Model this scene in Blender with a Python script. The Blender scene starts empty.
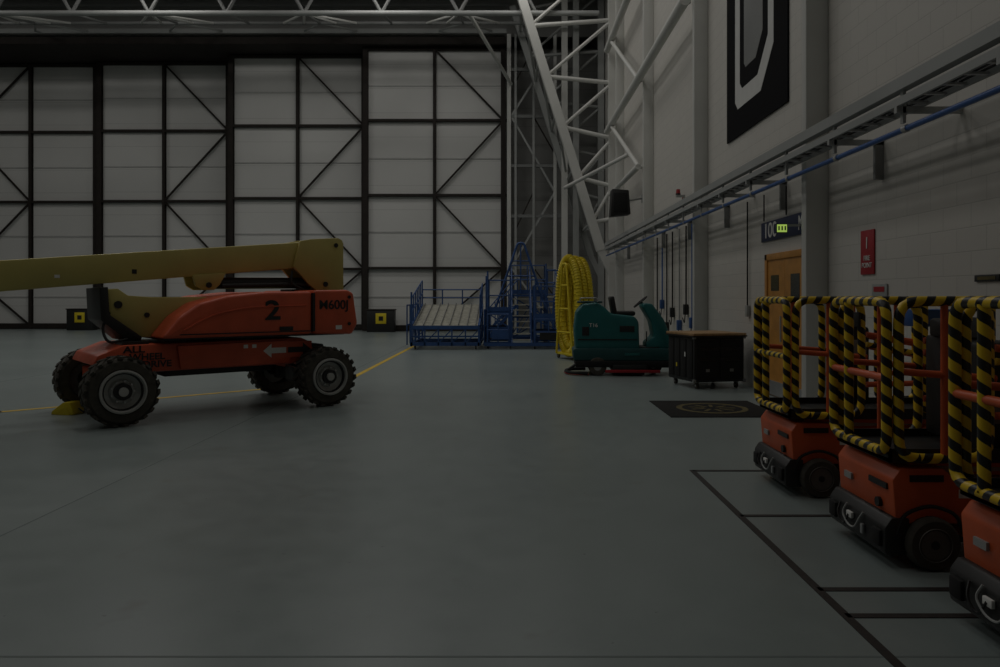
import bpy, bmesh, math, random
from mathutils import Vector, Matrix, Euler
random.seed(3)
scene = bpy.context.scene
try:
    scene.view_settings.view_transform = 'Standard'
    scene.view_settings.look = 'None'
except Exception: pass

# ------------------------------------------------------------------ materials
def mat(name, col, rough=.5, metal=0.0, var=.08, scale=4.0, bump=0.0, emit=0.0, spec=.5):
    m = bpy.data.materials.new(name); m.use_nodes = True
    nt = m.node_tree; b = nt.nodes['Principled BSDF']
    tc = nt.nodes.new('ShaderNodeTexCoord'); nz = nt.nodes.new('ShaderNodeTexNoise')
    nz.inputs['Scale'].default_value = scale; nz.inputs['Detail'].default_value = 5
    nt.links.new(tc.outputs['Object'], nz.inputs['Vector'])
    r = nt.nodes.new('ShaderNodeValToRGB')
    r.color_ramp.elements[0].position = .3; r.color_ramp.elements[1].position = .7
    r.color_ramp.elements[0].color = [c*(1-var) for c in col]+[1]
    r.color_ramp.elements[1].color = [min(1, c*(1+var)) for c in col]+[1]
    nt.links.new(nz.outputs['Fac'], r.inputs['Fac'])
    nt.links.new(r.outputs['Color'], b.inputs['Base Color'])
    b.inputs['Roughness'].default_value = rough
    b.inputs['Metallic'].default_value = metal
    b.inputs['Specular IOR Level'].default_value = spec
    if emit:
        nt.links.new(r.outputs['Color'], b.inputs['Emission Color'])
        b.inputs['Emission Strength'].default_value = emit
    return m

ORANGE = mat('orange_red_paint', (.60,.095,.038), .42, var=.1)
ORANGE2 = mat('orange_lift_paint', (.60,.10,.025), .45, var=.12)
CREAM = mat('cream_yellow_paint', (.50,.43,.13), .45, var=.08, scale=2)
BLACK = mat('black_paint', (.012,.012,.012), .5)
BLACKM = mat('black_matte', (.008,.008,.008), .9)
RUBBER = mat('tyre_rubber', (.06,.054,.043), .85, var=.35, scale=9)
RIM = mat('rim_grey', (.42,.42,.40), .5, var=.1)
RIMD = mat('rim_dark_grey', (.12,.11,.10), .5, var=.2)
STEEL = mat('steel', (.45,.46,.46), .4, .6)
DKSTEEL = mat('dark_frame_steel', (.024,.019,.016), .7, var=.2, spec=.3)
WHITEST = mat('white_steelwork', (.60,.60,.57), .55, var=.06, scale=1)
GREYST = mat('grey_steelwork', (.34,.35,.34), .55, var=.08, scale=1)
MIDST = mat('mid_grey_steelwork', (.20,.205,.20), .6, var=.1, scale=1)
SEAM = mat('cladding_rail', (.45,.45,.44), .6)
BLUE = mat('blue_paint', (.026,.075,.22), .45, var=.15)
BLUEP = mat('blue_pipe', (.04,.12,.36), .4)
TEAL = mat('teal_plastic', (.012,.125,.125), .4, var=.08)
TEALD = mat('dark_teal_plastic', (.008,.06,.062), .5, var=.08)
YELLOW = mat('safety_yellow', (.70,.55,.02), .5, var=.08)
YLINE = mat('yellow_floor_paint', (.68,.46,.04), .55, var=.15, scale=6)
BLINE = mat('black_floor_tape', (.02,.015,.013), .6, var=.3, scale=20)
WHITE = mat('white_label', (.75,.75,.72), .5, var=.03)
RED = mat('red_sign', (.36,.012,.02), .5)
ALU = mat('aluminium_tread', (.40,.39,.33), .6, .1, var=.2, scale=8)
WOOD = mat('wood_top', (.36,.22,.10), .5, var=.25, scale=10)
DOORM = mat('oak_door', (.52,.24,.05), .45, var=.15, scale=5)
SIGNB = mat('sign_blue', (.012,.022,.07), .5)
GLOW = mat('exit_sign_lit', (.55,.80,.15), .5, emit=.45, var=.02)
BANNER = mat('banner_black', (.006,.006,.007), .9, spec=.1)
BANW = mat('banner_white', (.60,.60,.58), .7, var=.04)
GOLD = mat('dull_gold', (.10,.08,.025), .8, var=.5, scale=14)
MATM = mat('mat_rubber', (.018,.018,.017), .9, var=.3, scale=30, spec=.2)
GLASSD = mat('dark_glass', (.03,.035,.035), .15)
CEIL = mat('ceiling_deck', (.10,.10,.10), .8, var=.1, scale=.4)

def N(nt, t, **k):
    n = nt.nodes.new(t)
    for a, v in k.items(): setattr(n, a, v)
    return n
def math_n(nt, op, a, b=None, c=None):
    n = N(nt, 'ShaderNodeMath', operation=op)
    for i, v in enumerate((a, b, c)):
        if v is None: continue
        if isinstance(v, (int, float)): n.inputs[i].default_value = v
        else: nt.links.new(v, n.inputs[i])
    return n.outputs[0]

def tape_mat():
    m = bpy.data.materials.new('hazard_tape'); m.use_nodes = True; nt = m.node_tree
    b = nt.nodes['Principled BSDF']; b.inputs['Roughness'].default_value = .4
    uv = N(nt, 'ShaderNodeUVMap'); sp = N(nt, 'ShaderNodeSeparateXYZ')
    nt.links.new(uv.outputs[0], sp.inputs[0])
    v = math_n(nt, 'MULTIPLY', sp.outputs[1], 1/.112)
    s = math_n(nt, 'ADD', v, sp.outputs[0])
    f = math_n(nt, 'FRACT', s); g = math_n(nt, 'GREATER_THAN', f, .53)
    mx = N(nt, 'ShaderNodeMix', data_type='RGBA')
    nt.links.new(g, mx.inputs[0])
    mx.inputs[6].default_value = (.78,.52,.012,1); mx.inputs[7].default_value = (.01,.01,.01,1)
    nt.links.new(mx.outputs[2], b.inputs['Base Color'])
    return m
TAPE = tape_mat()

def floor_mat():
    m = bpy.data.materials.new('painted_concrete_floor'); m.use_nodes = True; nt = m.node_tree
    b = nt.nodes['Principled BSDF']
    tc = N(nt, 'ShaderNodeTexCoord')
    n1 = N(nt, 'ShaderNodeTexNoise'); n1.inputs['Scale'].default_value = .35; n1.inputs['Detail'].default_value = 8
    n2 = N(nt, 'ShaderNodeTexNoise'); n2.inputs['Scale'].default_value = 3.5; n2.inputs['Detail'].default_value = 10; n2.inputs['Roughness'].default_value = .75
    nt.links.new(tc.outputs['Object'], n1.inputs['Vector']); nt.links.new(tc.outputs['Object'], n2.inputs['Vector'])
    s = math_n(nt, 'ADD', math_n(nt, 'MULTIPLY', n1.outputs['Fac'], .6), math_n(nt, 'MULTIPLY', n2.outputs['Fac'], .4))
    r = N(nt, 'ShaderNodeValToRGB')
    r.color_ramp.elements[0].position = .35; r.color_ramp.elements[0].color = (.205,.245,.240,1)
    r.color_ramp.elements[1].position = .65; r.color_ramp.elements[1].color = (.262,.305,.298,1)
    nt.links.new(s, r.inputs['Fac'])
    n3 = N(nt, 'ShaderNodeTexNoise'); n3.inputs['Scale'].default_value = 2.2; n3.inputs['Detail'].default_value = 3
    nt.links.new(tc.outputs['Object'], n3.inputs['Vector'])
    st = N(nt, 'ShaderNodeMapRange'); st.inputs[1].default_value = .66; st.inputs[2].default_value = .78
    st.inputs[3].default_value = 0; st.inputs[4].default_value = .4
    nt.links.new(n3.outputs['Fac'], st.inputs[0])
    mx = N(nt, 'ShaderNodeMix', data_type='RGBA')
    nt.links.new(st.outputs[0], mx.inputs[0]); nt.links.new(r.outputs[0], mx.inputs[6])
    mx.inputs[7].default_value = (.15,.15,.11,1)
    n4 = N(nt, 'ShaderNodeTexNoise'); n4.inputs['Scale'].default_value = 14; n4.inputs['Detail'].default_value = 2
    nt.links.new(tc.outputs['Object'], n4.inputs['Vector'])
    s4 = N(nt, 'ShaderNodeMapRange'); s4.inputs[1].default_value = .74; s4.inputs[2].default_value = .79; s4.inputs[4].default_value = .6
    nt.links.new(n4.outputs['Fac'], s4.inputs[0])
    m2 = N(nt, 'ShaderNodeMix', data_type='RGBA'); nt.links.new(s4.outputs[0], m2.inputs[0])
    nt.links.new(mx.outputs[2], m2.inputs[6]); m2.inputs[7].default_value = (.08,.08,.07,1)
    nt.links.new(m2.outputs[2], b.inputs['Base Color'])
    rr = N(nt, 'ShaderNodeMapRange'); rr.inputs[3].default_value = .22; rr.inputs[4].default_value = .44
    nt.links.new(n2.outputs['Fac'], rr.inputs[0]); nt.links.new(rr.outputs[0], b.inputs['Roughness'])
    b.inputs['Specular IOR Level'].default_value = .45
    return m
FLOOR = floor_mat()

def block_mat():
    m = bpy.data.materials.new('painted_blockwork'); m.use_nodes = True; nt = m.node_tree
    b = nt.nodes['Principled BSDF']; b.inputs['Roughness'].default_value = .6
    tc = N(nt, 'ShaderNodeTexCoord'); sp = N(nt, 'ShaderNodeSeparateXYZ'); cb = N(nt, 'ShaderNodeCombineXYZ')
    nt.links.new(tc.outputs['Object'], sp.inputs[0])
    nt.links.new(sp.outputs[1], cb.inputs[0]); nt.links.new(sp.outputs[2], cb.inputs[1])
    br = N(nt, 'ShaderNodeTexBrick'); br.inputs['Scale'].default_value = 1
    br.inputs['Brick Width'].default_value = .45; br.inputs['Row Height'].default_value = .225
    br.inputs['Mortar Size'].default_value = .006; br.inputs['Mortar Smooth'].default_value = .3
    br.inputs['Color1'].default_value = (.58,.56,.515,1); br.inputs['Color2'].default_value = (.56,.54,.50,1)
    br.inputs['Mortar'].default_value = (.48,.465,.43,1)
    nt.links.new(cb.outputs[0], br.inputs['Vector'])
    nt.links.new(br.outputs['Color'], b.inputs['Base Color'])
    bp = N(nt, 'ShaderNodeBump', invert=True); bp.inputs['Strength'].default_value = .35; bp.inputs['Distance'].default_value = .01
    nt.links.new(br.outputs['Fac'], bp.inputs['Height']); nt.links.new(bp.outputs['Normal'], b.inputs['Normal'])
    return m
BLOCK = block_mat()

def clad_mat(name, c, pitch, line=.8):
    m = bpy.data.materials.new(name); m.use_nodes = True; nt = m.node_tree
    b = nt.nodes['Principled BSDF']; b.inputs['Roughness'].default_value = .6
    tc = N(nt, 'ShaderNodeTexCoord'); sp = N(nt, 'ShaderNodeSeparateXYZ')
    nt.links.new(tc.outputs['Object'], sp.inputs[0])
    f = math_n(nt, 'FRACT', math_n(nt, 'DIVIDE', math_n(nt, 'ADD', sp.outputs[2], 50*pitch), pitch))
    g = math_n(nt, 'LESS_THAN', f, .03)
    nz = N(nt, 'ShaderNodeTexNoise'); nz.inputs['Scale'].default_value = .5
    nt.links.new(tc.outputs['Object'], nz.inputs['Vector'])
    r = N(nt, 'ShaderNodeValToRGB')
    r.color_ramp.elements[0].color = [x*.93 for x in c]+[1]; r.color_ramp.elements[1].color = [min(1,x*1.07) for x in c]+[1]
    nt.links.new(nz.outputs['Fac'], r.inputs['Fac'])
    mx = N(nt, 'ShaderNodeMix', data_type='RGBA'); nt.links.new(g, mx.inputs[0])
    nt.links.new(r.outputs[0], mx.inputs[6]); mx.inputs[7].default_value = [x*line for x in c]+[1]
    nt.links.new(mx.outputs[2], b.inputs['Base Color'])
    return m
PANEL = clad_mat('door_cladding', (.62,.62,.60), 1.137, .85)
CLAD2 = clad_mat('grey_cladding', (.28,.28,.27), .9, .75)

# ------------------------------------------------------------------ builder
class B:
    def __init__(s):
        s.bm = bmesh.new(); s.uv = s.bm.loops.layers.uv.new('UVMap'); s.mats = []
    def mi(s, m):
        if m not in s.mats: s.mats.append(m)
        return s.mats.index(m)
    def add(s, t, m, M=None):
        if M is not None: bmesh.ops.transform(t, matrix=M, verts=t.verts)
        bmesh.ops.recalc_face_normals(t, faces=t.faces)
        i = s.mi(m); vm = {}
        for v in t.verts: vm[v] = s.bm.verts.new(v.co)
        for f in t.faces:
            try:
                nf = s.bm.faces.new([vm[v] for v in f.verts]); nf.material_index = i; nf.smooth = True
            except ValueError: pass
        t.free()
    def box(s, c, d, m, bevel=0, rot=(0,0,0), seg=2):
        t = bmesh.new(); bmesh.ops.create_cube(t, size=1)
        bmesh.ops.scale(t, vec=Vector(d), verts=t.verts)
        if bevel: bmesh.ops.bevel(t, geom=t.edges[:], offset=bevel, segments=seg, affect='EDGES', profile=.5)
        s.add(t, m, Matrix.Translation(Vector(c)) @ Euler([math.radians(a) for a in rot]).to_matrix().to_4x4())
    def bx(s, x0, x1, y0, y1, z0, z1, m, bevel=0):
        s.box(((x0+x1)/2,(y0+y1)/2,(z0+z1)/2), (abs(x1-x0),abs(y1-y0),abs(z1-z0)), m, bevel)
    def prism(s, poly, a0, a1, m, axis='y', bevel=0, seg=2):
        t = bmesh.new()
        def P(p, a):
            return {'y':(p[0],a,p[1]), 'x':(a,p[0],p[1]), 'z':(p[0],p[1],a)}[axis]
        A = [t.verts.new(P(p,a0)) for p in poly]; C = [t.verts.new(P(p,a1)) for p in poly]
        n = len(poly); t.faces.new(A); t.faces.new(C[::-1])
        for i in range(n): t.faces.new([A[i],A[(i+1)%n],C[(i+1)%n],C[i]])
        bmesh.ops.recalc_face_normals(t, faces=t.faces)
        if bevel: bmesh.ops.bevel(t, geom=t.edges[:], offset=bevel, segments=seg, affect='EDGES', profile=.5, clamp_overlap=True)
        s.add(t, m)
    def cyl(s, p1, p2, r, m, seg=14, r2=None):
        p1 = Vector(p1); p2 = Vector(p2); d = p2-p1
        t = bmesh.new()
        bmesh.ops.create_cone(t, cap_ends=True, segments=seg, radius1=r, radius2=r if r2 is None else r2, depth=d.length)
        M = Matrix.Translation((p1+p2)/2) @ d.to_track_quat('Z','Y').to_matrix().to_4x4()
        s.add(t, m, M)
    def beam(s, p1, p2, w, h, m):
        p1 = Vector(p1); p2 = Vector(p2); d = p2-p1
        t = bmesh.new(); bmesh.ops.create_cube(t, size=1)
        bmesh.ops.scale(t, vec=(w,h,d.length), verts=t.verts)
        M = Matrix.Translation((p1+p2)/2) @ d.to_track_quat('Z','Y').to_matrix().to_4x4()
        s.add(t, m, M)
    def rev(s, prof, c, axis, m, seg=36, closed=False):
        q = Vector(axis).to_track_quat('Z','Y').to_matrix().to_4x4()
        M = Matrix.Translation(Vector(c)) @ q
        t = bmesh.new(); rings = []
        for r, h in prof:
            rings.append([t.verts.new((r*math.cos(2*math.pi*i/seg), r*math.sin(2*math.pi*i/seg), h)) for i in range(seg)])
        n = len(rings)
        for k in range(n if closed else n-1):
            a = rings[k]; b = rings[(k+1)%n]
            for i in range(seg): t.faces.new([a[i],a[(i+1)%seg],b[(i+1)%seg],b[i]])
        if not closed:
            t.faces.new(rings[0][::-1]); t.faces.new(rings[-1])
        s.add(t, m, M)
    def tube(s, pts, r, m, closed=False, fillet=.07, seg=10, squash=None):
        pts = [Vector(p) for p in pts]; n = len(pts); out = []
        for i, p in enumerate(pts):
            if fillet and (closed or 0 < i < n-1):
                a = pts[(i-1)%n]; c = pts[(i+1)%n]
                f = min(fillet, (a-p).length*.45, (c-p).length*.45)
                p0 = p+(a-p).normalized()*f; p2 = p+(c-p).normalized()*f
                for k in range(5):
                    u = k/4; out.append(p0*(1-u)**2+p*2*u*(1-u)+p2*u*u)
            else: out.append(p)
        N_ = len(out); i_m = s.mi(m); rings = []; L = 0; Ls = []
        up = None
        for i, p in enumerate(out):
            if closed: d = (out[(i+1)%N_]-out[i-1]).normalized()
            else: d = (out[min(i+1,N_-1)]-out[max(i-1,0)]).normalized()
            if up is None:
                up = Vector((0,0,1)) if abs(d.z) < .9 else Vector((0,1,0))
            up = (up-d*up.dot(d)).normalized(); sd = d.cross(up)
            if i: L += (out[i]-out[i-1]).length
            Ls.append(L)
            rings.append([s.bm.verts.new(p+(up*math.cos(2*math.pi*k/seg)+sd*math.sin(2*math.pi*k/seg))*r) for k in range(seg)])
        rng = range(N_ if closed else N_-1)
        for i in rng:
            j = (i+1)%N_
            v0 = Ls[i]; v1 = Ls[j] if j else Ls[i]+(out[0]-out[i]).length
            for k in range(seg):
                k2 = (k+1)%seg
                try: f = s.bm.faces.new([rings[i][k],rings[j][k],rings[j][k2],rings[i][k2]])
                except ValueError: continue
                f.material_index = i_m; f.smooth = True
                for lp, u, v in zip(f.loops, (k/seg,k/seg,(k+1)/seg,(k+1)/seg), (v0,v1,v1,v0)): lp[s.uv].uv = (u,v)
        if not closed:
            for R in (rings[0][::-1], rings[-1]):
                f = s.bm.faces.new(R); f.material_index = i_m
    def done(s, name, loc=(0,0,0), rotz=0, parent=None):
        me = bpy.data.meshes.new(name); s.bm.to_mesh(me); s.bm.free()
        for m in s.mats: me.materials.append(m)
        try: me.set_sharp_from_angle(angle=math.radians(38))
        except Exception: pass
        o = bpy.data.objects.new(name, me); scene.collection.objects.link(o)
        o.location = loc; o.rotation_euler = (0,0,math.radians(rotz))
        if parent: o.parent = parent
        return o

def text(body, size, loc, rot, m, parent, name, sx=1.0, ext=.003, bold=0):
    c = bpy.data.curves.new(name, 'FONT'); c.body = body; c.size = size; c.extrude = ext
    c.align_x = 'CENTER'; c.align_y = 'CENTER'; c.offset = bold
    c.materials.append(m)
    o = bpy.data.objects.new(name, c); scene.collection.objects.link(o)
    o.location = loc; o.rotation_euler = [math.radians(a) for a in rot]; o.scale = (sx,1,1)
    o.parent = parent
    return o

W = 4.3
# ------------------------------------------------------------------ shell
b = B(); b.bx(-34,W+.3,-12,40,-.3,0,FLOOR); b.done('floor')
b = B(); b.bx(-34,W+.3,-12,40,17,17.2,CEIL); b.done('ceiling')
b = B(); b.bx(W,W+.3,-12,40,0,17,BLOCK); b.done('wall_right')
b = B(); b.bx(-34.3,-34,-12,40,0,17,CLAD2); b.done('wall_left')
b = B(); b.bx(-34,W,-12.3,-12,0,17,CLAD2); b.done('wall_back')
b = B(); b.bx(-34,W,39.2,39.5,0,17,CLAD2); b.bx(-34,W,35.0,35.1,13.75,17,CLAD2); b.done('wall_far')

# floor markings
def strip(name, pts, w, m, z=.004):
    b = B()
    for p, q in zip(pts[:-1], pts[1:]):
        p = Vector((*p,z/2)); q = Vector((*q,z/2)); d = q-p
        ang = math.degrees(math.atan2(d.y,d.x))
        b.box((p+q)/2, (d.length+w*.4, w, z), m, rot=(0,0,ang))
    return b.done(name)
strip('floor_line_yellow', [(-12,5.6),(-7.08,10.43),(-3.3,13.9),(-3.1,14.3),(-3.1,27)], .11, YLINE)
b = B()
b.bx(1.665,1.715,1.5,6.92,0,.004,BLINE)
for y in (6.9,5.48,4.1,3.76): b.bx(1.69,4.1,y-.025,y+.025,0,.004,BLINE)
b.done('floor_bay_marking')
JOINT = mat('floor_joint', (.16,.19,.185), .7)
b = B()
b.bx(-3.41,-3.397,-5,35,0,.0012,JOINT); b.bx(-20,W,3.33,3.343,0,.0012,JOINT)
b.bx(-9.6,-9.585,-5,35,0,.0012,JOINT)
b.done('floor_joints')

# door mat
b = B()
b.bx(2.15,3.65,9.95,11.5,0,.012,MATM,.004)
b.rev([(.5,.0125),(.5,.0145),(.42,.0145),(.42,.0125)],(2.9,10.72,0),(0,0,1),GOLD,40,True)
for i in range(9):
    a = i*math.pi/9
    b.box((2.9+.22*math.cos(2*a),10.72+.22*math.sin(2*a),.0135),(.22,.05,.003),GOLD,rot=(0,0,math.degrees(2*a)))
b.done('floor_mat')

# ------------------------------------------------------------------ hangar doors
ZR = [0.15,2.95,6.36,9.86,13.2]
def leaf(x0, x1, Y, side):
    b = B(); xm = (x0+x1)/2
    b.bx(x0,x1,Y+.22,Y+.28,0.02,13.25,PANEL)
    for x, w in ((x0+.14,.24),(xm,.13),(x1-.14,.24)):
        b.bx(x-w/2,x+w/2,Y,Y+.06,0.02,13.25,DKSTEEL); b.bx(x-w/6,x+w/6,Y+.06,Y+.2,.02,13.25,DKSTEEL)
        b.bx(x-w/2,x+w/2,Y+.18,Y+.215,.02,13.25,DKSTEEL)
    for i, z in enumerate(ZR):
        h = .26 if i == 0 else .12
        b.bx(x0,x1,Y+.02,Y+.2,z-h/2,z+h/2,DKSTEEL)
    for z in (1.6,4.65,8.1,11.5): b.bx(x0+.2,x1-.2,Y+.19,Y+.22,z-.03,z+.03,SEAM)
    a, c = (xm,x1-.14) if side > 0 else (x0+.14,xm)
    zz = ZR[::-1]
    for i in range(4):
        p, q = ((a,c) if i%2==0 else (c,a))
        if side < 0: p, q = q, p
        b.beam((p,Y+.08,zz[i]),(q,Y+.08,zz[i+1]),.08,.08,DKSTEEL)
    for x in (x0+.8,xm,x1-.8): b.cyl((x,Y+.05,.12),(x,Y+.2,.12),.12,DKSTEEL)
    return b.done('hangar_door')
leaf(-6.85,-.12,35.0,1)
leaf(-13.55,-6.85,36.1,1)
leaf(-20.5,-13.8,37.2,1)
leaf(-27.4,-20.55,37.5,-1)
leaf(-33.9,-27.5,37.2,1)

# header & roof steel
b = B()
b.bx(-34,-.12,34.75,38.9,13.3,13.4,DKSTEEL); b.bx(-34,-.12,34.6,34.75,13.28,13.6,DKSTEEL)
b.bx(-34,-.12,34.5,34.6,13.75,13.95,GREYST)
b.bx(-34,-.12,34.5,34.6,15.0,15.15,MIDST)
b.done('door_header_beam')
b = B()
b.cyl((-34,30,12.95),(3.6,30,12.95),.11,GREYST,10)
b.cyl((-34,32.6,13.5),(3.6,32.6,13.5),.08,MIDST,10)
b.cyl((-34,30,15.7),(3.6,30,15.7),.11,GREYST,10)
n = 0; x = -33
while x < 1:
    b.cyl((x,30,12.95),(x+1.55,30,15.7),.07,MIDST,8); b.cyl((x+1.55,30,15.7),(x+3.1,30,12.95),.07,MIDST,8)
    b.cyl((x,30,12.95),(x,32.6,13.5),.05,MIDST,8)
    if n%2 == 0:
        for dx in (-1.6,-.7,.7,1.6): b.cyl((x,30,12.95),(x+dx,32.6,13.5),.05,WHITEST,8)
        for dx in (-1.2,1.2): b.cyl((x,32.6,13.5),(x+dx,34.5,13.85),.045,GREYST,8)
    x += 3.1; n += 1
b.cyl((-34,32.6,15.7),(3.6,32.6,15.7),.1,MIDST,8)
b.done('roof_truss')
b = B()
for Y in (-8,-2,4,10,16,22,28): b.bx(-34,W-.36,Y-.12,Y+.12,16.3,16.95,MIDST)
b.done('roof_beams')

# portal frame of white steel beside the doors, with gable framing
b = B()
def portal(Y, s=1.0, m=WHITEST):
    top = Vector((.15,Y,14.6)); bot = Vector((3.65,Y,3.45))
    b.beam(top,bot,.34*s,.34*s,m)
    b.beam(bot,(4.1,Y,2.5),.3*s,.3*s,m)
    b.beam((4.11,Y,0),(4.11,Y,16.9),.34*s,.34*s,m)
    ts = [.02,.2,.38,.56,.74,.9]; zs = [15.2,12.6,10.1,7.9,6.0,4.7]
    for i, t in enumerate(ts):
        p = top.lerp(bot,t)
        b.cyl(p,(4.11,Y,zs[i]),.09*s,m,10)
        if i < 5: b.cyl((4.11,Y,zs[i]),top.lerp(bot,ts[i+1]),.07*s,m,10)
portal(29.8); portal(33.6,.8,GREYST)
t0 = Vector((.15,29.8,14.6)); t1 = Vector((3.65,29.8,3.45))
for k, t in enumerate((.1,.3,.5,.7,.9)):
    p = t0.lerp(t1,t); b.cyl(p,p+Vector((0,3.8,0)),.06,GREYST,8)
    if k < 4:
        q = t0.lerp(t1,t+.2); b.cyl(p,q+Vector((0,3.8,0)),.05,GREYST,8)
b.bx(-.08,W-.01,36.6,36.7,0,13.7,CLAD2)
for x, w in ((-.0,.18),(.3,.1),(1.12,.1),(2.1,.14)): b.bx(x-w/2,x+w/2,34.2,34.4,0,13.6,WHITEST if w>.1 else GREYST)
for x in (2.45,2.95): b.bx(x-.13,x+.13,33.0,33.25,0,16.9,WHITEST if x<2.6 else GREYST)
for z in (2.95,5.3,7.6,9.86,12): b.bx(-.08,3,34.25,34.4,z-.07,z+.07,MIDST)
zz = [13,9.86,6.4,2.95,.2]
for i in range(4):
    p, q = (.1,2.1) if i%2 else (2.1,.1)
    b.beam((p,34.3,zz[i]),(q,34.3,zz[i+1]),.09,.09,GREYST)
    b.beam((1.12,34.3,zz[i]),(2.1 if i%2 else .3,34.3,(zz[i]+zz[i+1])/2),.06,.06,DKSTEEL)
b.cyl((-1.6,30.2,13),(.1,34.2,11.3),.08,WHITEST,8)
b.done('portal_frame')

# right wall columns
for y in (-2.2,3.2,10.1,16.2,22.3,28.0):
    b = B()
    b.bx(W-.30,W-.003,y,y+.16,0,16.98,WHITEST,.006)
    b.bx(W-.33,W-.003,y-.05,y+.21,0,.03,GREYST)
    b.done('wall_column')
# longitudinal beams along the wall
b = B()
b.cyl((3.85,16.4,8.1),(3.85,29.5,8.1),.12,WHITEST,12)
b.cyl((3.85,22.4,11.3),(3.85,29.5,11.3),.12,WHITEST,12)
b.cyl((3.86,22.4,8.1),(3.86,28.4,11.3),.07,WHITEST,10); b.cyl((3.86,28.4,8.1),(3.86,22.4,5.5),.07,WHITEST,10)
b.cyl((3.86,28.5,5.5),(3.86,22.4,5.5),.09,WHITEST,10)
for y in (16.5,22.5,28.2):
    for z in (8.1,11.3,5.5):
        if (y<20 and z!=8.1): continue
        b.cyl((3.85,y,z),(3.99,y,z),.06,WHITEST,8)
b.cyl((2.2,29.5,5.9),(3.86,24.2,6.2),.07,WHITEST,10)
b.done('wall_bracing_beam')

# cable tray rail & blue pipe, standing just off the columns
b = B()
b.bx(3.69,3.79,-6,29,3.56,3.68,GREYST)
b.bx(3.67,3.70,-6,29,3.405,3.48,GREYST); b.bx(3.91,3.94,-6,29,3.405,3.50,GREYST)
for i in range(115):
    y = -5+i*.3; b.bx(3.69,3.93,y,y+.04,3.415,3.435,STEEL)
b.cyl((3.81,-6,3.46),(3.81,29,3.46),.02,BLACK,8); b.cyl((3.87,-6,3.45),(3.87,29,3.45),.015,BLACK,8)
for i in range(23):
    y = -4.9+i*1.5
    if min(abs(y-c) for c in (-2.2,3.2,10.1,16.2,22.3,28.0)) > .25:
        b.bx(3.67,W-.002,y,y+.05,3.345,3.405,GREYST)
    b.bx(3.73,3.76,y,y+.05,3.25,3.6,GREYST)
    if i%2: b.bx(4.2,W-.002,y,y+.05,2.95,3.4,MIDST)
b.done('cable_tray')
b = B(); b.cyl((3.77,-6,3.20),(3.77,29,3.20),.027,BLUEP,12); b.cyl((3.90,-6,3.24),(3.90,29,3.24),.018,STEEL,10)
for i in range(23):
    y = -4.9+i*1.5; b.cyl((3.77,y-.01,3.20),(3.77,y+.06,3.20),.036,STEEL,12)
b.done('blue_air_pipe')
b = B()
for y, z0, m in ((17.0,1.2,BLACK),(17.4,1.0,BLUEP),(18.0,1.3,BLACK),(18.7,.9,GREYST),(19.5,1.2,BLACK),(20.2,.8,BLACK),(20.8,1.4,BLUEP),(21.5,1.0,BLACK)):
    b.cyl((4.25,y,3.30),(4.25,y,z0),.02,m,8)
    b.box((4.24,y,z0),(.1,.16,.25),BLUE if m!=BLACK else BLACK,.01)
    b.tube([(4.23,y,z0-.1),(4.22,y+.05,z0-.35),(4.2,y+.15,z0-.2)],.014,BLACK,seg=6)
b.cyl((4.26,13.4,3.3),(4.26,13.4,1.4),.014,BLACK,8); b.box((4.26,13.4,1.35),(.06,.12,.2),GREYST,.01)
b.cyl((4.25,12.5,3.3),(4.25,12.5,2.86),.012,BLACK,8); b.cyl((4.25,11.5,3.3),(4.25,11.5,2.86),.012,BLACK,8)
b.done('hanging_hoses')

# banner with a chamfered ring figure
b = B()
b.bx(W-.03,W-.008,11.5,14.7,4.6,8.6,BANNER)
def octo(y0,y1,z0,z1,c): return [(y0+c,z0),(y1-c*.25,z0),(y1,z0+c*.25),(y1,z1-c*.25),(y1-c*.25,z1),(y0+c,z1),(y0,z1-c),(y0,z0+c)]
def ring(O, I, m, x):
    for i in range(8):
        j = (i+1)%8
        b.prism([O[i],O[j],I[j],I[i]], x-.004, x, m, axis='x')
ring(octo(12.10,14.15,5.1,8.3,.62), octo(12.36,13.87,5.42,8.02,.52), BANW, W-.03)
b.prism(octo(12.62,13.62,5.75,7.7,.36), W-.034, W-.03, MIDST, axis='x')
b.done('wall_banner')

# wall signs
b = B()
b.bx(W-.03,W-.005,10.75,12.7,2.52,2.84,SIGNB,.004)
o = b.done('door_number_sign')
text('100',.34,(W-.034,12.25,2.68),(90,0,-90),WHITE,o,'number_text',1.2,bold=.004)
text('M',.30,(W-.034,10.98,2.68),(90,0,-90),WHITE,o,'letter_text',.7,bold=.004)
b = B()
b.bx(3.85,4.01,10.8,10.86,2.52,2.66,SIGNB,.004); b.bx(3.86,4.0,10.792,10.8,2.535,2.645,GLOW)
b.bx(4.01,W-.032,10.81,10.85,2.62,2.65,GREYST)
for k in range(3): b.bx(3.875+k*.045,3.895+k*.045,10.788,10.792,2.56,2.62,SIGNB)
b.done('exit_sign')
b = B()
b.bx(W-.02,W-.003,8.8,9.13,1.87,2.40,RED,.003)
o = b.done('fire_point_sign')
text('FIRE\nPOINT',.085,(W-.024,8.965,2.02),(90,0,-90),WHITE,o,'sign_text')
text('I',.2,(W-.024,8.965,2.24),(90,0,-90),WHITE,o,'sign_symbol')
b = B(); b.bx(W-.02,W-.003,8.5,8.85,1.58,1.75,GREYST,.003); b.bx(W-.024,W-.019,8.55,8.8,1.66,1.72,RED)
b.done('wall_notice')
b = B(); b.bx(W-.02,W-.003,6.55,6.9,1.74,1.80,BLACK,.003); b.bx(W-.024,W-.019,6.6,6.85,1.755,1.785,GOLD)
b.done('warning_notice')

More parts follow.
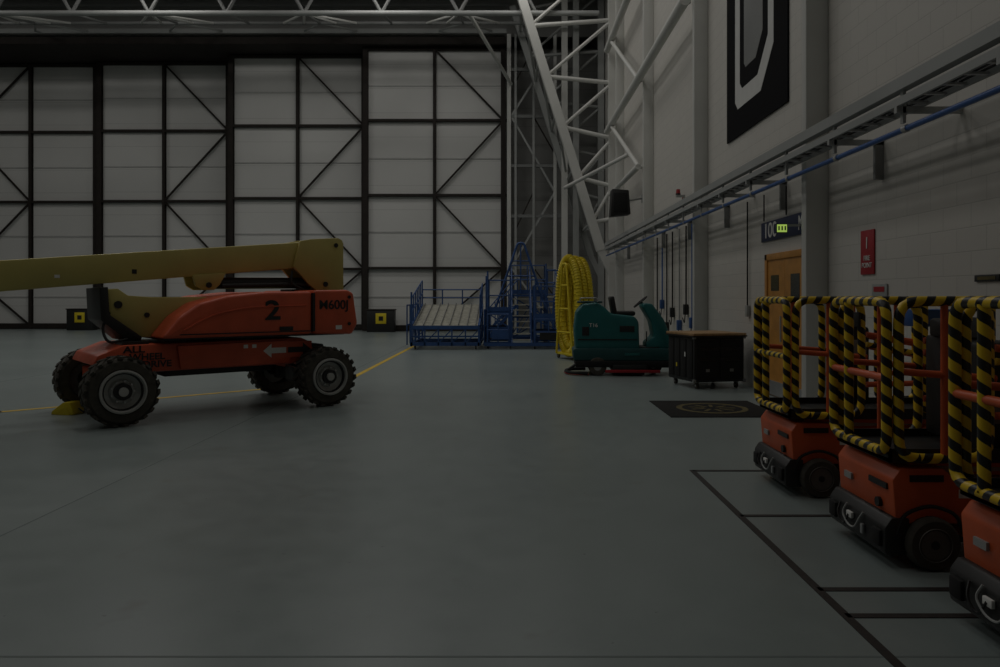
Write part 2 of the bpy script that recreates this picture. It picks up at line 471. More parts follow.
# door
b = B()
dy0, dy1, dz = 10.75, 12.45, 2.3
for y in (dy0,dy1-.1): b.bx(W-.06,W-.002,y,y+.1,0,dz,DOORM,.005)
b.bx(W-.06,W-.002,dy0,dy1,dz-.1,dz,DOORM,.005)
b.bx(W-.035,W-.004,dy0+.1,(dy0+dy1)/2-.004,.01,dz-.1,DOORM); b.bx(W-.035,W-.004,(dy0+dy1)/2+.004,dy1-.1,.01,dz-.1,DOORM)
b.bx(W-.04,W-.03,11.0,11.35,1.15,1.95,GLASSD); b.bx(W-.04,W-.03,11.85,12.2,1.7,1.95,GLASSD)
b.cyl((W-.07,11.68,.9),(W-.07,11.68,1.3),.015,STEEL,8); b.cyl((W-.07,11.52,.9),(W-.07,11.52,1.3),.015,STEEL,8)
b.bx(W-.045,W-.03,dy0+.12,dy1-.12,.02,.25,STEEL)
b.done('door_1')

# speaker, beacon
b = B()
b.prism([(-.33,-.42),(.30,-.36),(.24,.40),(-.28,.44)],-.25,.25,BLACK,bevel=.03)
b.box((-.02,-.26,0),(.44,.02,.62),BLACKM,.005)
b.cyl((.2,.1,.1),(.74,.3,.2),.03,GREYST); b.box((.76,.3,.2),(.04,.25,.25),GREYST)
b.done('wall_speaker',(3.51,23.7,4.55))
b = B(); b.bx(4.1,W-.005,18.35,18.45,4.05,4.1,GREYST); b.cyl((4.15,18.4,4.1),(4.15,18.4,4.14),.06,BLACK); b.cyl((4.15,18.4,4.14),(4.15,18.4,4.24),.055,RED,r2=.045)
b.tube([(4.26,18.4,4.05),(4.26,18.4,3.6)],.01,RED)
b.done('alarm_beacon')

# low boxes by the hangar door
for x, Y in ((-20.6,36.2),(-5.85,34.4)):
    b = B(); b.box((0,0,.5),(1.25,.5,1.0),BLACK,.03); b.box((.02,-.26,.62),(.48,.02,.48),YELLOW,.005); b.box((.02,-.275,.62),(.2,.01,.2),BLACK)
    b.box((0,0,1.02),(1.3,.55,.05),DKSTEEL,.01)
    b.done('door_drive_unit',(x,Y,0))

# ------------------------------------------------------------------ boom lift
def big_wheel(b, x, y0, y1, r, out):
    yc = (y0+y1)/2; w = (y1-y0)
    s = -1 if out < 0 else 1
    prof = [(r*.60,-w/2+.02),(r*.66,-w/2),(r*.86,-w/2+.005),(r*.93,-w/2+.035),(r*.945,-w*.2),(r*.945,w*.2),(r*.93,w/2-.035),(r*.86,w/2-.005),(r*.66,w/2),(r*.60,w/2-.02)]
    b.rev(prof,(x,yc,r),(0,1,0),RUBBER,40,True)
    n = 22
    for i in range(n):
        for sd in (-1,1):
            a = 2*math.pi*(i+(.5 if sd>0 else 0))/n
            R = r*.955
            M = Matrix.Translation((x,yc,r)) @ Matrix.Rotation(a,4,'Y') @ Matrix.Translation((0,sd*w*.26,R)) @ Matrix.Rotation(math.radians(sd*28),4,'Z')
            t = bmesh.new(); bmesh.ops.create_cube(t,size=1); bmesh.ops.scale(t,vec=(.06,w*.50,.07*r),verts=t.verts)
            b.add(t,RUBBER,M)
    f = yc+s*w/2
    b.rev([(r*.62,0),(r*.62,.03),(r*.57,.035),(r*.53,.0),(r*.50,-.06),(r*.36,-.08),(r*.30,-.05),(r*.2,-.05),(r*.2,-.1),(r*.62,-.1)],(x,f,r),(0,s,0),RIM,36,True)
    b.rev([(r*.53,-.015),(r*.53,.005),(r*.50,.005),(r*.49,-.04)],(x,f,r),(0,s,0),BLACK,36,True)
    b.cyl((x,f-s*.1,r),(x,f+s*.0,r),r*.24,BLACK,20); b.cyl((x,f,r),(x,f+s*.03,r),r*.13,RIM,16)
    for i in range(9):
        a = 2*math.pi*i/9
        px, pz = x+r*.30*math.cos(a), r+r*.30*math.sin(a)
        b.cyl((px,f-s*.06,pz),(px,f-s*.025,pz),.014,STEEL,6)
    b.cyl((x,yc-s*w/2,r),(x,f-s*.08,r),r*.3,BLACK,16)

b = B()
TR = 2.15; WB = 2.76; r = .435
for x in (0,WB):
    big_wheel(b,x,0,.33,r,-1); big_wheel(b,x,TR-.33,TR,r,1)
    b.cyl((x,.3,r),(x,TR-.3,r),.08,BLACK,12); b.box((x,TR/2,r),(.3,.4,.3),BLACK,.04)
    b.box((x,.42,r),(.22,.14,.3),BLACK,.03); b.box((x,TR-.42,r),(.22,.14,.3),BLACK,.03)
    b.box((x,TR/2,r+.14),(.3,1.1,.16),ORANGE,.02)
ch = [(-.26,.74),(-.20,.86),(.1,.98),(2.50,1.0),(2.66,.93),(2.7,.78),(2.62,.68),(2.35,.62),(.45,.62),(.1,.68)]
b.prism(ch,.42,TR-.42,ORANGE,bevel=.02)
b.prism([(2.6,.68),(2.6,.9),(2.95,.88),(3.0,.72)],.6,TR-.6,BLACK,bevel=.02)
b.prism([(.78,.64),(.74,.95),(2.3,.97),(2.3,.64)],.36,.43,ORANGE,bevel=.01)
b.box((1.4,TR/2,.58),(1.5,.8,.12),BLACK,.02)
b.bx(.1,.42,.5,.9,.97,1.02,BLACK)
b.cyl((1.75,TR/2,.98),(1.75,TR/2,1.06),.55,BLACK,30)
b.bx(.55,3.15,.3,TR-.3,1.03,1.12,BLACK,.01)
hood = [(.48,1.06),(.54,1.14),(.70,1.34),(.95,1.52),(1.32,1.62),(1.85,1.675),(2.55,1.685),(2.55,1.06)]
b.prism(hood,.14,.82,ORANGE,bevel=.07,seg=3)
b.prism(hood,TR-.80,TR-.14,ORANGE,bevel=.07,seg=3)
b.tube([(.75,.135,1.16),(1.1,.135,1.36),(1.6,.135,1.46),(2.45,.135,1.48)],.012,ORANGE,fillet=.2,seg=6)
b.bx(.7,2.53,.128,.145,1.10,1.115,BLACK)
b.bx(2.05,2.25,.125,.15,1.12,1.18,BLACK,.005)
cw = [(2.57,1.06),(2.57,1.70),(3.10,1.71),(3.20,1.66),(3.27,1.2),(3.18,1.04)]
b.prism(cw,.10,TR-.10,ORANGE,bevel=.04,seg=3)
b.bx(2.545,2.58,.115,.2,1.1,1.66,BLACK)
for z in (1.20,1.60): b.cyl((3.12,.085,z),(3.12,.12,z),.025,BLACK,12)
low = [(-.04,1.70),(.10,1.71),(.22,1.62),(.5,1.60),(1.5,1.60),(1.5,1.14),(.62,1.06),(.34,1.06),(.0,1.36)]
b.prism(low,.72,1.42,CREAM,bevel=.015)
b.prism([(-.13,1.72),(-.03,1.73),(-.01,1.37),(.38,1.07),(.36,1.02),(.2,1.02),(-.11,1.30)],.66,1.48,BLACK,bevel=.01)
b.bx(1.4,2.55,.85,1.3,1.15,1.6,CREAM)
b.cyl((.1,.70,1.5),(.1,1.44,1.5),.05,BLACK)
for p in ((.45,1.36),(.95,1.4)): b.cyl((p[0],.705,p[1]),(p[0],.72,p[1]),.035,BLACK)
def bz(x): return 1.67+(x+1.12)*.0995
Y0b, Y1b = .86, 1.28
b.prism([(-3.4,bz(-3.4)),(-3.4,bz(-3.4)+.37),(3.0,bz(3.0)+.40),(3.0,bz(3.0))],Y0b,Y1b,CREAM,bevel=.02)
b.prism([(-4.6,bz(-4.6)+.05),(-4.6,bz(-4.6)+.33),(-3.3,bz(-3.4)+.33),(-3.3,bz(-3.4)+.05)],Y0b+.05,Y1b-.05,CREAM,bevel=.02)
b.bx(-3.42,-3.36,Y0b-.03,Y1b+.03,bz(-3.4)-.03,bz(-3.4)+.40,BLACK,.005)
rt = [(2.66,2.46),(2.84,2.50),(3.30,2.54),(3.38,2.50),(3.40,1.66),(2.98,1.66),(2.80,1.80),(2.56,2.06)]
b.prism(rt,.80,.86,CREAM,bevel=.01); b.prism(rt,1.28,1.34,CREAM,bevel=.01)
b.prism([(2.89,2.46),(3.28,2.50),(3.36,2.43),(3.36,1.70),(3.04,1.70)],.86,1.28,CREAM)
b.bx(3.36,3.40,.82,1.32,1.7,2.47,CREAM)
b.cyl((3.26,.785,2.42),(3.26,1.36,2.42),.035,BLACK,16); b.cyl((3.08,.785,1.80),(3.08,1.36,1.80),.04,BLACK,16)
b.bx(2.55,3.38,.86,1.28,1.6,1.72,BLACK)
b1 = [(1.08,bz(1.08)+.02),(1.12,1.76),(1.22,1.70),(1.38,1.70),(1.46,1.78),(1.55,bz(1.5)+.02)]
b.prism(b1,.84,.90,CREAM,bevel=.01); b.prism(b1,1.24,1.30,CREAM,bevel=.01)
b.cyl((1.3,.82,1.77),(1.3,1.32,1.77),.04,BLACK)
b.cyl((1.3,1.07,1.77),(2.0,1.07,1.80),.045,STEEL,14); b.cyl((1.45,1.0,1.80),(2.9,1.0,1.82),.085,BLACK,16)
b.cyl((1.5,.9,1.76),(2.85,.9,1.80),.04,BLACK,10)
b.tube([(.2,.66,1.05),(-.05,.6,1.0),(-.1,.7,1.2),(.0,.72,1.4)],.018,BLACK,fillet=.1,seg=8)
b.tube([(2.7,.78,1.72),(2.5,.8,1.8),(2.55,.84,2.0)],.018,BLACK,fillet=.1,seg=8)
for i in range(3): b.tube([(2.3,.5+.1*i,.66),(2.6,.5,.5),(2.72,.45,.55)],.015,BLACK,fillet=.1,seg=6)
def plate(poly, y, m): b.prism(poly,y-.003,y,m)
b.bx(1.86,2.64,.358,.42,.72,.95,ORANGE)
plate([(1.9,.83),(2.02,.93),(2.02,.87),(2.24,.87),(2.24,.79),(2.02,.79),(2.02,.73)],.355,WHITE)
plate([(2.62,.83),(2.50,.93),(2.50,.87),(2.27,.87),(2.27,.79),(2.50,.79),(2.50,.73)],.355,BLACK)
b.bx(1.62,1.68,.352,.36,.88,.93,WHITE); b.bx(1.74,1.80,.352,.36,.88,.93,WHITE)
b.bx(.3,.36,Y0b-.004,Y0b,bz(.3)+.1,bz(.3)+.16,BLACK); b.bx(-.6,-.54,Y0b-.004,Y0b,bz(-.6)+.12,bz(-.6)+.16,WHITE)
b.bx(2.9,3.0,.096,.1,1.12,1.18,WHITE)
boom = b.done('boom_lift',(-4.73,9.2,0),40.05)
text('2',.38,(1.95,.133,1.40),(90,0,0),BLACK,boom,'number_decal',1.25,bold=.008)
text('M600J',.19,(2.87,.095,1.48),(90,0,0),BLACK,boom,'model_decal',1.0,bold=.003)
text('ALL',.12,(.22,.415,.92),(90,0,0),BLACK,boom,'drive_decal_a',1.3,bold=.003)
text('WHEEL',.12,(.38,.415,.82),(90,0,0),BLACK,boom,'drive_decal_b',1.1,bold=.003)
text('DRIVE',.12,(.50,.415,.72),(90,0,0),BLACK,boom,'drive_decal_c',1.1,bold=.003)

b = B()
b.prism([(-.17,0),(-.15,.05),(.02,.17),(.12,.17),(.17,.05),(.17,0)],-.11,.11,YELLOW,bevel=.01)
b.prism([(-.1,0),(.0,.08),(.08,.1),(.12,.0)],-.115,.115,YELLOW)
b.tube([(.17,0,.08),(.20,0,.06),(.21,.05,.02)],.01,BLACK)
b.done('wheel_chock',(-6.05,10.28,0),-10)

# ------------------------------------------------------------------ push-around platform lifts
def lift(Yc, variant):
    b = B()
    b.prism([(.02,.26),(0,.52),(.05,.59),(.30,.59),(.40,.50),(1.0,.50),(1.1,.56),(1.42,.54),(1.46,.26)],-.37,.37,ORANGE2,bevel=.015)
    b.prism([(.05,.12),(.05,.3),(1.42,.3),(1.42,.12)],-.27,.27,BLACK,bevel=.01)
    b.bx(.42,.95,-.365,.365,.18,.3,ORANGE2,.01)
    b.prism([(-.05,.09),(-.05,.24),(-.01,.30),(.1,.30),(.1,.08),(-.02,.07)],-.38,.38,BLACK,bevel=.015)
    for y in (-.3,.3): b.box((-.055,y,.17),(.03,.1,.1),BLACKM,.01)
    b.box((-.06,.05,.2),(.02,.07,.04),WHITE,.005); b.box((-.06,-.12,.16),(.02,.03,.06),STEEL,.005)
    b.tube([(-.055,.1,.26),(-.08,.12,.2),(-.08,.05,.14),(-.08,-.05,.14),(-.07,-.1,.22),(-.055,-.12,.26)],.006,GREYST,fillet=.05,seg=6)
    b.tube([(-.055,.2,.24),(-.09,.17,.18),(-.08,.1,.11),(-.07,.05,.2)],.007,BLACK,fillet=.05,seg=6)
    b.cyl((-.01,-.2,.35),(.02,-.2,.35),.03,BLACK); b.box((.0,.2,.42),(.016,.10,.04),GREYST); b.box((.0,-.2,.47),(.016,.22,.035),BLACK)
    b.box((.2,-.372,.53),(.2,.008,.04),BLACK); b.box((.45,-.372,.44),(.12,.008,.05),WHITE); b.box((.7,-.372,.42),(.08,.008,.08),YELLOW)
    b.tube([(.02,-.372,.2),(.06,-.372,.32),(.22,-.372,.38),(.38,-.372,.32),(.42,-.372,.2)],.012,BLACK,fillet=.08,seg=6)
    for x in (.22,1.2):
        for s in (-1,1):
            y0 = s*.385
            R = .155 if x<1 else .13
            b.rev([(R*.55,-.05),(R*.9,-.05),(R,-.03),(R,.03),(R*.9,.05),(R*.55,.05)],(x,y0,R),(0,s,0),RUBBER,30,True)
            b.rev([(R*.66,.045),(R*.62,.055),(R*.56,.03),(R*.30,.02),(R*.25,.04),(.02,.045)],(x,y0,R),(0,s,0),RIMD,30)
            b.cyl((x,y0-s*.04,R),(x,y0+s*.05,R),R*.16,BLACK,12)
            b.cyl((x,0,R),(x,y0,R),.02,STEEL,8)
    for k in range(3):
        z = .535+k*.03
        for s in (-1,1): b.box((.7,s*(.2+.03*k),z),(1.1,.025,.04),GREYST if k%2 else ORANGE2,rot=(0,1.5*(-1)**k,0))
    b.cyl((.2,-.26,.56),(.2,.26,.56),.02,STEEL,8); b.cyl((1.2,-.26,.56),(1.2,.26,.56),.02,STEEL,8)
    b.bx(-.01,1.38,-.345,.345,.615,.65,BLACK,.006)
    for (x0,x1,y0,y1) in ((-.01,1.38,-.35,-.335),(-.01,1.38,.335,.35),(-.01,.01,-.35,.35),(1.36,1.38,-.35,.35)):
        b.bx(x0,x1,y0,y1,.62,.70,BLACK)
    R = .030; T = 1.575; Bz = .68
    hy = .36
    b.tube([(-.03,-hy,Bz),(-.03,-hy,T),(-.03,hy,T),(-.03,hy,Bz)],R,TAPE,closed=True,fillet=.1)
    b.tube([(-.03,.13,Bz),(-.03,.13,T)],R,TAPE,fillet=0)
    b.tube([(-.03,-hy,1.12),(-.03,hy,1.12)],R*.8,ORANGE2 if variant!=0 else TAPE,fillet=0)
    for s in (-1,1):
        y = s*(hy+.02)
        b.tube([(.03,y,Bz-.03),(.03,y,T),(.56,y,T),(.56,y,Bz-.03)],R,TAPE,closed=True,fillet=.12)
        b.tube([(.60,y,T),(1.40,y,T),(1.40,y,Bz),(1.06,y,Bz),(1.06,y,T-.02)],R,TAPE,fillet=.08)
        b.tube([(.05,y,1.16),(.6,y,1.12)],R*.7,ORANGE2,fillet=0)
        b.tube([(.6,y,1.30),(1.38,y,1.18)],R*.75,ORANGE2,fillet=0); b.tube([(.6,y,1.22),(1.38,y,1.08)],R*.75,TAPE if s<0 else ORANGE2,fillet=0)
        b.tube([(.6,y,.9),(1.38,y,.92)],R*.75,ORANGE2,fillet=0)
        for x in (.30,.84): b.tube([(x,y,.64),(x,y,T-.02)],R*.7,ORANGE2,fillet=0)
    b.tube([(1.42,-hy,Bz),(1.42,-hy,T),(1.42,hy,T),(1.42,hy,Bz)],R,TAPE,closed=True,fillet=.1)
    b.tube([(1.42,-hy,1.12),(1.42,hy,1.12)],R*.8,ORANGE2,fillet=0)
    b.box((.66,.1,1.02),(.24,.34,.66),BLACK,.03); b.box((.66,-.08,1.15),(.16,.02,.18),MIDST,.005)
    b.box((.62,.05,1.4),(.2,.26,.12),BLACK,.02); b.cyl((.6,0,1.45),(.6,0,1.54),.018,BLACK,10); b.cyl((.68,.1,1.46),(.68,.1,1.49),.025,RED,12)
    b.box((.5,-.38,1.42),(.02,.2,.12),BLACK,.005)
    if variant == 1:
        b.box((.70,-.42,1.30),(.14,.012,.17),YELLOW,.004); b.box((.70,-.428,1.33),(.08,.006,.06),BLACK,.001)
        b.box((.72,-.17,1.0),(.32,.24,.66),BLACK,.03); b.box((.72,-.30,.9),(.2,.01,.12),MIDST,.003)
    if variant == 0:
        b.prism([(1.02,1.36),(1.0,1.50),(1.36,1.50),(1.32,1.36)],-.34,-.1,BLUEP,bevel=.01)
    return b.done('platform_lift',(2.26,Yc,0),0)
lift(6.38,0); lift(4.79,1); lift(3.39,2)

# ------------------------------------------------------------------ ride-on floor scrubber
b = B()
b.prism([(.06,.5),(.03,.95),(.07,1.30),(.20,1.46),(.50,1.49),(.64,1.40),(.78,1.26),(1.25,1.21),(1.34,1.1),(1.36,.5)],.08,.86,TEAL,bevel=.05,seg=3)
b.prism([(.02,.30),(.0,.52),(.06,.56),(1.93,.56),(2.0,.46),(1.98,.30)],.03,.91,TEALD,bevel=.03)
b.prism([(1.50,.54),(1.98,.54),(2.0,.78),(1.86,1.14),(1.62,1.46),(1.44,1.48),(1.42,1.40),(1.60,1.10),(1.66,.8),(1.5,.66)],.14,.80,TEAL,bevel=.04,seg=3)
b.bx(1.3,1.75,.1,.84,.5,.58,BLACK,.01)
b.bx(0.05,1.95,.0,.94,.17,.30,BLACKM,.02)
b.box((1.08,.47,1.26),(.42,.5,.1),BLACK,.04); b.box((.84,.47,1.42),(.10,.5,.4),BLACK,.04,rot=(0,-10,0))
b.box((.36,.47,1.495),(.5,.6,.04),TEALD,.015)
for x in (.5,1.68):
    for y in ((.06,.88) if x<1 else (.47,)):
        b.rev([(.08,-.05),(.17,-.05),(.185,-.03),(.185,.03),(.17,.05),(.08,.05)],(x,y,.185),(0,1,0),RUBBER,28,True); b.cyl((x,y-.045,.185),(x,y+.045,.185),.09,GREYST,16)
b.box((1.15,.45,.15),(.7,1.0,.16),BLACK,.03); b.box((1.2,-.07,.10),(1.1,.04,.06),RED,.01)
b.box((1.15,.45,.05),(.6,.9,.06),DKSTEEL,.02)
b.tube([(.3,-.05,.05),(.05,-.02,.05),(-.1,.2,.05),(-.14,.47,.05),(-.1,.75,.05),(.05,.97,.05),(.3,1.0,.05)],.035,BLACKM,fillet=.1); b.tube([(.2,.2,.3),(-.08,.3,.1)],.03,BLACK)
b.tube([(.32,-.055,.03),(.05,-.04,.03),(-.12,.2,.03),(-.16,.47,.03)],.014,RED,fillet=.1)
b.cyl((1.56,.47,1.38),(1.42,.47,1.50),.025,BLACK)
q = Vector((-.65,0,.76)); b.rev([(.17+.015*math.cos(a),.015*math.sin(a)) for a in [i*math.pi/3 for i in range(6)]],(1.42,.47,1.50),q,BLACK,28,True)
for a in (0,2.1,4.2):
    M = Vector(q).to_track_quat('Z','Y').to_matrix(); d = M@Vector((math.cos(a)*.17,math.sin(a)*.17,0)); b.cyl((1.42,.47,1.50),Vector((1.42,.47,1.50))+d,.012,BLACK,8)
b.bx(.1,1.3,.068,.084,.72,.74,BLACK); b.box((1.1,.075,.95),(.3,.012,.12),BLACK,.004); b.box((.26,.075,.9),(.14,.012,.18),BLACK,.004)
b.box((1.2,.02,.44),(.3,.012,.05),TEAL); b.cyl((1.97,.3,.7),(2.01,.3,.7),.05,WHITE); b.box((1.5,.13,.8),(.02,.02,.2),BLACK)
b.tube([(.15,.05,1.5),(.15,.05,1.58),(.5,.05,1.58),(.5,.05,1.5)],.012,STEEL)
scr = b.done('floor_scrubber',(1.30,15.25,0),-3)
text('T16',.11,(.42,.074,1.02),(90,0,0),WHITE,scr,'label')

# ------------------------------------------------------------------ tool chest
b = B()
b.bx(0,.96,0,1.0,.12,.92,BLACK,.015); b.bx(-.03,.99,-.03,1.03,.92,.97,WOOD,.006); b.bx(-.04,1.0,-.04,1.04,.905,.93,DKSTEEL)
for i in range(2):
    x0 = .03+i*.46
    b.bx(x0,x0+.44,-.02,.0,.16,.52,BLACKM,.006); b.bx(x0,x0+.44,-.02,.0,.54,.70,BLACKM,.006); b.bx(x0,x0+.44,-.02,.0,.72,.88,BLACKM,.006)
    for z in (.49,.67,.85): b.bx(x0+.08,x0+.36,-.035,-.018,z,z+.018,DKSTEEL)
    b.bx(x0+.18,x0+.25,-.025,-.018,.3,.35,MIDST)
for k in range(4):
    b.bx(-.012,.0,.06+k*.235,.26+k*.235,.18,.86,BLACKM,.004)
b.bx(-.016,-.01,.30,.34,.55,.63,WHITE); b.bx(-.016,-.01,.62,.66,.35,.42,YELLOW)
for x in (.0,.96):
    for z in (.12,.88): b.box((x,0,z+.02),(.05,.05,.06),MIDST,.005)
for x in (.1,.86):
    for y in (.1,.9):
        b.rev([(.02,-.02),(.05,-.02),(.055,0),(.05,.02),(.02,.02)],(x,y,.055),(1,0,0),RUBBER,18,True); b.cyl((x-.03,y,.055),(x+.03,y,.055),.02,STEEL,8)
        b.bx(x-.035,x+.035,y-.03,y+.03,.1,.125,MIDST)
b.done('tool_chest',(3.2,12.95,0),14)

# ------------------------------------------------------------------ yellow hose/duct hoop on trolley
b = B()
n = 44
def hoop(cx, cz, rx, rz, yoff):
    return [Vector((cx+rx*math.cos(2*math.pi*i/n), yoff, cz+rz*math.sin(2*math.pi*i/n))) for i in range(n)]
for k, yo in enumerate((-.16,0.0,.16)):
    for kk in range(2):
        P = hoop(0,1.38,.66-.03*k-.19*kk,1.22-.03*k-.19*kk,yo+.04*kk)
        b.tube(P,.085,YELLOW,closed=True,fillet=0,seg=10)
        for i in range(0,n):
            for f in ((0,.5) if kk==0 else (0,)):
                p = P[i].lerp(P[(i+1)%n],f); d = (P[(i+1)%n]-P[i]).normalized()
                b.rev([(.086,-.010),(.104,0),(.086,.010)],p,d,YELLOW,10,True)
b.box((0,0,.14),(1.1,.55,.06),YELLOW,.01)
b.tube([(-.5,-.28,.14),(-.12,-.28,2.45),(.12,-.28,2.45),(.5,-.28,.14)],.03,YELLOW)
for z in (.7,1.3,1.9):
    w = .5-.38*(z-.14)/2.31; b.cyl((-w,-.28,z),(w,-.28,z),.022,YELLOW)
for x in (-.5,.5):
    for y in (-.22,.22):
        b.rev([(.02,-.02),(.07,-.02),(.08,0),(.07,.02),(.02,.02)],(x,y,.08),(0,1,0),RUBBER,18,True); b.cyl((x,y-.025,.08),(x,y+.025,.08),.022,STEEL,8)
b.done('duct_hose_trolley',(1.68,19.3,0),-70)

# ------------------------------------------------------------------ blue access platforms
def rail(p, q, h=1.0, m=BLUE, r=.022, step=.6):
    p = Vector(p); q = Vector(q); u = Vector((0,0,h))
    n = max(1,int((q-p).length/step))
    for i in range(n+1):
        a = p.lerp(q,i/n); b.cyl(a,a+u,r,m,8)
    for f in (1,.5): b.cyl(p+u*f,q+u*f,r,m,8)
b = B()
Wd = 2.05
# gently sloping mesh deck on a blue rolling frame
for i in range(15):
    y = .1+i*.19; z = .74+i*.041
    b.box((Wd/2,y+.09,z),(Wd-.08,.165,.03),ALU,.004,rot=(12,0,0))
for k in range(8):
    x = .1+k*(Wd-.2)/7
    b.beam((x,.08,.765),(x,2.95,1.385),.02,.03,MIDST)
for x in (0,Wd):
    b.beam((x,.05,.68),(x,2.95,1.30),.06,.14,BLUE); b.bx(x-.04,x+.04,0,3.0,.12,.22,BLUE)
    for y, z in ((.05,.70),(1.0,.9),(2.0,1.1),(2.95,1.3)): b.bx(x-.03,x+.03,y-.03,y+.03,.15,z,BLUE)
    b.beam((x,.1,.2),(x,1.0,.85),.04,.04,BLUE); b.beam((x,1.0,.2),(x,2.0,1.0),.04,.04,BLUE)
for z in (.12,.62): b.bx(0,Wd,0,.06,z,z+.11,BLUE)
b.bx(0,Wd,.01,.05,.38,.43,BLUE)
for i in range(6):
    x = i*Wd/5; b.bx(x-.02,x+.02,.0,.05,.12,.64,BLUE)
for i in range(5):
    b.beam((i*Wd/5,.03,.2),((i+1)*Wd/5,.03,.62),.03,.03,BLUE)
for y in (.6,1.6,2.6): b.bx(0,Wd,y,y+.05,.14,.2,BLUE)
rail((0,.1,.72),(0,2.9,1.3),.85,step=.45); rail((-.14,.1,.15),(-.14,2.9,.15),1.2)
rail((0,2.95,1.3),(Wd,2.95,1.3),.55); rail((Wd,.9,.9),(Wd,2.9,1.3),.75)
b.cyl((0,.05,.1),(0,.05,1.75),.03,BLUE,8)
for x in (.1,Wd-.1):
    for y in (.15,2.8): b.rev([(.02,-.02),(.07,-.02),(.08,0),(.07,.02),(.02,.02)],(x,y,.08),(1,0,0),RUBBER,16,True); b.cyl((x-.02,y,.08),(x+.02,y,.13),.02,STEEL,8)
b.done('access_ramp',(-2.96,22.7,0),0)

b = B()
def tower(x0,x1,y0,y1,z):
    for x in (x0,x1):
        for y in (y0,y1):
            b.bx(x-.035,x+.035,y-.035,y+.035,.12,z,BLUE)
            b.rev([(.02,-.02),(.05,-.02),(.06,0),(.05,.02),(.02,.02)],(x,y,.06),(1,0,0),RUBBER,16,True); b.cyl((x,y,.06),(x,y,.13),.02,STEEL,8)
    for zz in (.18,z*.55,z-.05):
        b.bx(x0,x1,y0-.025,y0+.025,zz-.035,zz+.035,BLUE); b.bx(x0,x1,y1-.025,y1+.025,zz-.035,zz+.035,BLUE)
        b.bx(x0-.025,x0+.025,y0,y1,zz-.035,zz+.035,BLUE); b.bx(x1-.025,x1+.025,y0,y1,zz-.035,zz+.035,BLUE)
    b.beam((x0,y0,.2),(x1,y0,z*.55),.04,.04,BLUE); b.beam((x1,y0,z*.55),(x0,y0,z-.05),.04,.04,BLUE)
    b.bx(x0,x1,y0,y1,z,z+.04,ALU); b.bx(x0,x1,y0-.03,y0,z,z+.14,BLUE)
    rail((x0,y0,z),(x0,y1,z)); rail((x1,y0,z),(x1,y1,z)); rail((x0,y1,z),(x1,y1,z)); 
tower(0,.7,.3,1.8,1.15); tower(1.45,2.3,.1,1.6,.95); tower(.7,1.9,2.1,3.2,1.7)
for x in (.75,1.35):
    b.beam((x,.0,.15),(x,2.1,1.7),.05,.12,BLUE)
    b.cyl((x,.1,1.1),(x,2.0,2.6),.022,BLUE,8)
    for k in range(4): b.cyl((x,.1+k*.6,.25+k*.45),(x,.1+k*.6,1.1+k*.47),.02,BLUE,8)
for k in range(8): b.bx(.75,1.35,.1+k*.24,.30+k*.24,.26+k*.18,.29+k*.18,ALU)
b.tube([(.2,2.0,1.2),(.95,2.0,3.4),(1.15,2.0,3.4),(1.9,2.0,1.2)],.04,BLUE,fillet=.1); b.cyl((.6,2.0,2.3),(1.5,2.0,2.3),.03,BLUE)
b.cyl((1.05,2.0,3.4),(1.05,2.0,1.7),.025,BLUE,8); b.cyl((.75,2.0,2.8),(1.35,2.0,2.8),.02,BLUE,8)
rail((-.1,.1,.15),(-.1,1.9,.15),1.05); rail((0,-.1,.12),(.65,-.1,.12),.95,step=.3); rail((1.45,-.1,.12),(2.3,-.1,.12),.8,step=.3)
b.bx(-.1,2.35,-.13,-.05,.1,.2,BLUE); b.bx(-.13,-.07,0,2,.12,.2,BLUE)
b.cyl((.0,.2,2.4),(.0,.2,.1),.028,BLUE,8); b.box((.4,-.13,.45),(.5,.03,.28),BLUE); b.box((1.9,-.13,.4),(.6,.03,.22),BLACK)
b.cyl((2.35,.2,.1),(2.35,.2,2.3),.022,BLUE,8); b.cyl((-.1,1.9,.15),(-.1,1.9,2.3),.022,BLUE,8)
b.done('access_steps',(-.66,23.0,0),0)

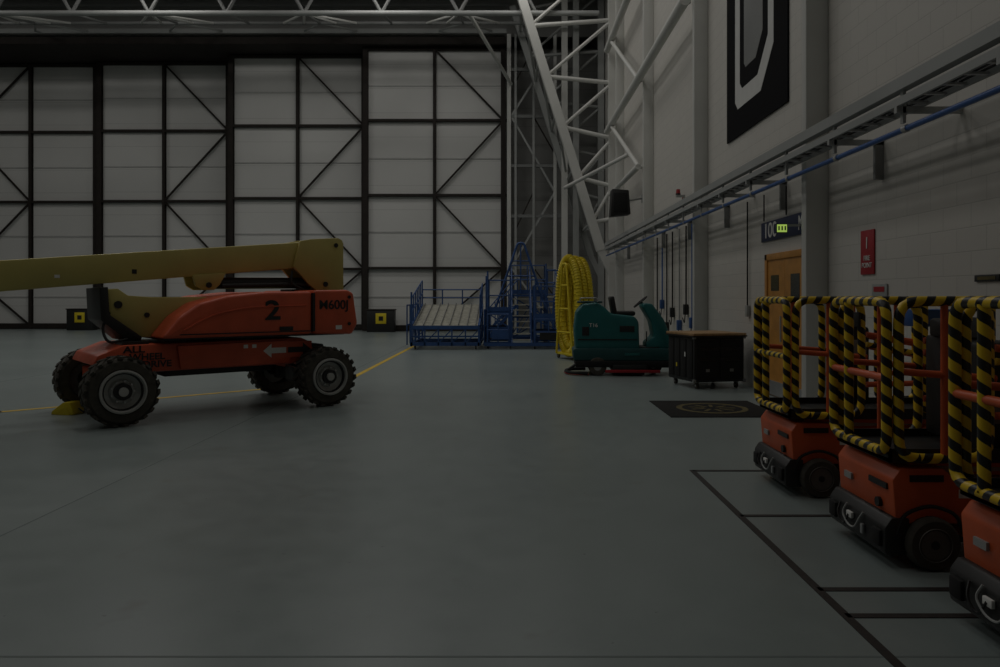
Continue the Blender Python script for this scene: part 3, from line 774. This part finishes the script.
def steps_unit(loc, rz, h, name='access_steps'):
    global b
    b = B()
    n = int(h/.22)
    for x in (0,.7):
        b.beam((x,0,.15),(x,h*.8,h),.05,.11,BLUE); b.cyl((x,.05,1.05),(x,h*.8,h+.9),.022,BLUE,8)
        for k in range(4):
            f = k/3; b.cyl((x,.05+f*h*.78,.2+f*(h-.2)),(x,.05+f*h*.78,1.05+f*(h-.15)),.02,BLUE,8)
        b.bx(x-.03,x+.03,h*.8+.7,h*.8+.76,.1,h+1,BLUE); b.bx(x-.03,x+.03,h*.8,h*.8+.06,.1,h,BLUE); b.bx(x-.03,x+.03,0,h*.8+.76,.1,.16,BLUE)
        b.beam((x,h*.8,.15),(x,h*.8+.73,h),.03,.03,BLUE)
        b.cyl((x,h*.8,h+.95),(x,h*.8+.73,h+.95),.022,BLUE,8); b.cyl((x,h*.8,h+.5),(x,h*.8+.73,h+.5),.018,BLUE,8)
        for y in (.05,h*.8+.7): b.cyl((x-.02,y,.06),(x+.02,y,.06),.06,RUBBER,14)
    for k in range(n): b.bx(0,.7,.05+k*h*.8/n,.25+k*h*.8/n,.22+k*h/n,.25+k*h/n,ALU)
    b.bx(0,.7,h*.8,h*.8+.75,h-.02,h+.03,ALU); b.cyl((0,h*.8+.73,h+.95),(.7,h*.8+.73,h+.95),.022,BLUE,8)
    return b.done(name, loc, rz)
steps_unit((2.05,25.0,0), 20, 1.6)
steps_unit((-.9,28.2,0), -75, 1.3)
steps_unit((2.6,28.0,0), 70, 1.2)

# ------------------------------------------------------------------ camera
cd = bpy.data.cameras.new('camera'); cam = bpy.data.objects.new('camera', cd); scene.collection.objects.link(cam)
cam.location = (0,0,1.6); cam.rotation_euler = (math.radians(90),0,0)
cd.sensor_width = 36; cd.lens = 27; cd.shift_x = -.009; cd.shift_y = -.0365
cd.clip_end = 200
scene.camera = cam

# ------------------------------------------------------------------ lights (high-bay luminaires)
def area(x,y,z,size,power,col=(1,.975,.93)):
    l = bpy.data.lights.new('high_bay_lamp','AREA'); l.shape='SQUARE'; l.size=size; l.energy=power; l.color=col
    o = bpy.data.objects.new('high_bay_lamp', l); scene.collection.objects.link(o); o.location=(x,y,z)
for y, p in ((3,50),(12,90),(20,118),(28,118)):
    for x, f in ((-24,1),(-14,1),(-5,1),(.5,.55)):
        area(x,y,15.2,2.2,p*f)
w = bpy.data.worlds.new('world'); scene.world = w; w.use_nodes = True
w.node_tree.nodes['Background'].inputs[0].default_value = (.8,.85,.9,1); w.node_tree.nodes['Background'].inputs[1].default_value = .01
